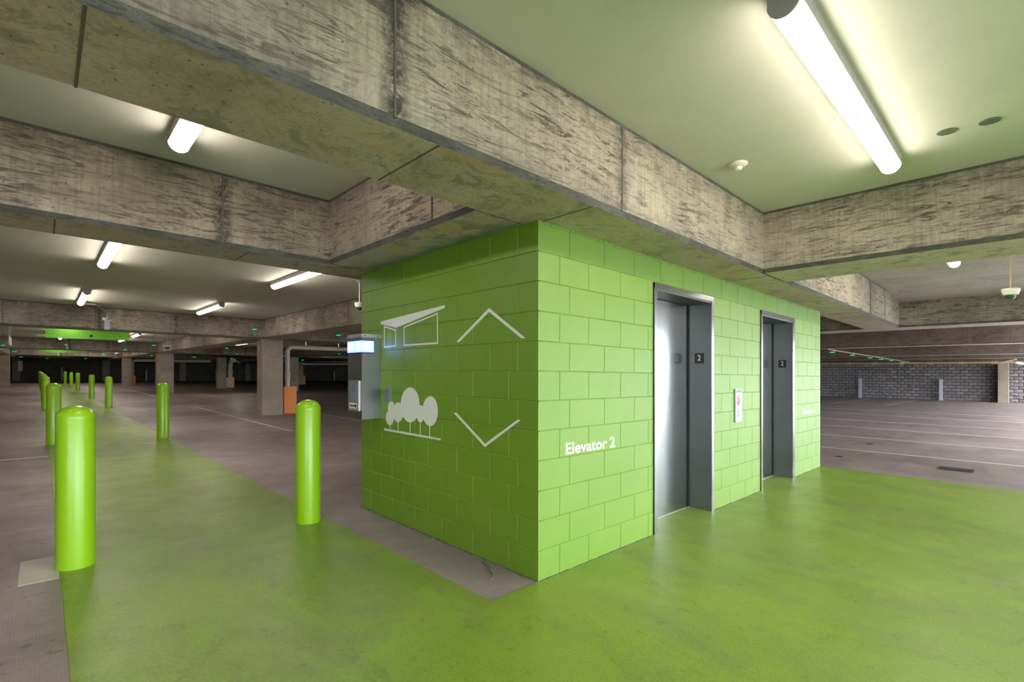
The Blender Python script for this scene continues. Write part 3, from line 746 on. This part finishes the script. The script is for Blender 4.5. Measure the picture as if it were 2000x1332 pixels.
# ------------------------------------------------------------------ drain pipes with orange guards
def arc(p0, c, p1, n=6):
    p0, c, p1 = Vector(p0), Vector(c), Vector(p1)
    return [(1-t)**2*p0+2*t*(1-t)*c+t*t*p1 for t in [i/n for i in range(n+1)]]
def drain(x, y, r, ztop, xe, zend, g0, g1, gh, label, mk='orange', glabel=None, rise=None, hang=()):
    t = empty('drain_pipe', W(x, y, 0)); tag(t, label, 'drain pipe'); b0 = Vector(t.location)
    s = r*2.2
    pts = [W(x, y, 0), W(x, y, ztop-s)]+arc(W(x, y, ztop-s), W(x, y, ztop), W(x+s, y, ztop))+[W(xe-.01, y, zend)]
    if rise: pts += arc(W(xe-.01, y, zend), W(xe+s*.6, y, zend), W(xe+s*.6, y, zend+s*.6))+[W(xe+s*.6, y, rise)]
    MB().tube([p-b0 for p in pts], r, 18).build('pipe', 'pvc', t, smooth=True)
    MB().lathe([(r*1.02, 1.12), (r*1.14, 1.14), (r*1.14, 1.38), (r*1.02, 1.40)], 20).build('coupling', 'pvc', t, smooth=True)
    MB().lathe([(r*1.12, ztop-s-.04), (r*1.12, ztop-s+.02)], 20).build('coupling', 'pvc', t, smooth=True)
    for hx in hang:
        hz = ztop+(zend-ztop)*(hx-x)/(xe-x)
        h = MB().box(-.015, .015, -.006, .006, 0, ZC-hz-.02); h.lathe([(r*1.06, -.02), (r*1.06, .02)], 18, (0, 0, -r*.05), 'x')
        h.build('hanger', 'galv', t, loc=W(hx, y, hz)-b0, smooth=True)
    g = empty('pipe_guard', W((g0+g1)/2, y, 0)); tag(g, glabel, 'pipe guard', 'guards around the drain pipes')
    w2 = (g1-g0)/2; m = MB()
    dy = w2*.8; tk = .012
    m.box(-w2, w2, -dy, -dy+tk, 0, gh); m.box(-w2, -w2+tk, -dy+tk, dy, 0, gh); m.box(w2-tk, w2, -dy+tk, dy, 0, gh)
    m.build('guard_plate', mk, g)
    MB().box(-w2-.004, w2+.004, -dy-.004, -dy+.02, gh-.03, gh+.002).build('top_rim', mk, g)
    for sx in (-1, 1):
        for z in (.12, gh-.15): MB().lathe([(.012, -.008), (.012, 0)], 8, (sx*w2*.75, -dy, z), 'y').build('bolt', mk, g)
drain(3.56, 15.0, .075, 2.235, 6.6, 2.26, 3.40, 3.80, .905, 'large drain pipe turning beside the nearest column', 'orange', 'bright orange guard beside the nearest column', hang=(4.17, 5.34))
drain(3.40, 53.3, .14, 2.26, 9.3, 2.3, 3.15, 3.62, .86, 'drain pipe running across from the third walkway column', 'orange', 'orange guard beside the third walkway column', rise=3.0)
drain(8.95, 43.9, .17, 2.3, 9.3, 2.36, 8.62, 9.08+.1, .86, 'short thick pipe in the dark beside a dim column', 'orange_worn', 'faded peach coloured pipe guard beside a dim column')
drain(18.45, 53.5, .10, 2.24, 26, 2.4, 18.25, 18.75, .95, 'thin distant drain pipe behind the call box', 'orange', 'small distant orange guard seen over the nearest orange one')
wp = MB().tube([W(18.32, 53.2, .0), W(18.32, 53.2, 1.5)], .05, 8); tag(wp.build('vent_stub', 'white_plastic'), 'short white pipe stub behind the distant orange guard', 'pipe')
rp = empty('ceiling_pipe', W(35.5, 0, 2.36)); tag(rp, 'long tan pipe with couplings along the far stalls', 'pipe'); b0 = Vector(rp.location)
MB().tube([W(35.5, -1.7, 2.36)-b0, W(35.5, 4, 2.36)-b0, W(35.5, 14.4, 2.36)-b0], .055, 12).build('pipe', 'rust', rp, smooth=True)
MB().tube([W(35.5, -1.7, 2.36)-b0, W(35.9, -2.0, 2.30)-b0], .07, 12).build('elbow', 'pvc', rp, smooth=True)
MB().tube([W(35.5, -1.2, 2.36)-b0, W(35.3, -1.75, 2.52)-b0], .04, 10).build('branch', 'pvc', rp, smooth=True)
for k in range(7): MB().lathe([(.08, -.12), (.08, .12)], 14, (0, 0, 0), 'y').build('coupling', 'rust', rp, loc=W(35.5, -.9+k*1.35, 2.36)-b0)

# ------------------------------------------------------------------ hanging signs
def sign(x0, x1, y, z0, z1, mk, label):
    t = empty('hanging_sign', W((x0+x1)/2, y, z0)); tag(t, label, 'sign'); w = (x1-x0)/2
    MB().box(-w, w, -.02, .02, 0, z1-z0).build('sign_board', mk, t)
    MB().box(-w, w, -.024, .024, -.012, .006).build('sign_trim', mk, t)
    for s in (-.8, .8): MB().box(s*w-.01, s*w+.01, -.006, .006, z1-z0, ZC-z0).build('hanger', 'galv', t)
    return t
s = sign(-2.37, -.17, 20, 2.455, 2.86, 'sign_green', 'wide blank green sign hung over the walkway, the nearest')
MB().lathe([(.03, -.026), (.05, -.02)], 10, (.05, 0, .10), 'y').build('dark_fitting', 'black', s)
sign(-2.58, -.44, 40, 2.43, 2.83, 'sign_green', 'wide blank green sign over the walkway, second of three')
sign(-2.66, -.75, 57, 2.43, 2.83, 'sign_green', 'wide blank green sign over the walkway, farthest of three')
t = empty('hanging_sign', W(-3.3, 23.5, 2.25)); tag(t, 'narrow pale green sign seen nearly edge on left of the walkway', 'sign')
MB().box(-.015, .015, -.95, .95, 0, .30).build('sign_board', 'sign_pale', t)
for y in (-.7, .7): MB().box(-.006, .006, y-.01, y+.01, .3, .8).build('hanger', 'galv', t)
sign(5.57, 6.1, 34.0, 2.52, 2.80, 'sign_red', 'dark red sign hung right of the second walkway column')

# ------------------------------------------------------------------ outside ground
og = MB(); og.poly([(-90, -140, -3.2), (130, -140, -3.2), (130, Y0-.3, -3.2), (-90, Y0-.3, -3.2)])
M['lawn'] = paint('outside ground', (.16, .17, .12), (.24, .24, .20), .9, .1)
struct(og.build('ground', 'lawn', fix=False), 'ground outside the open edge of the garage', 'ground')
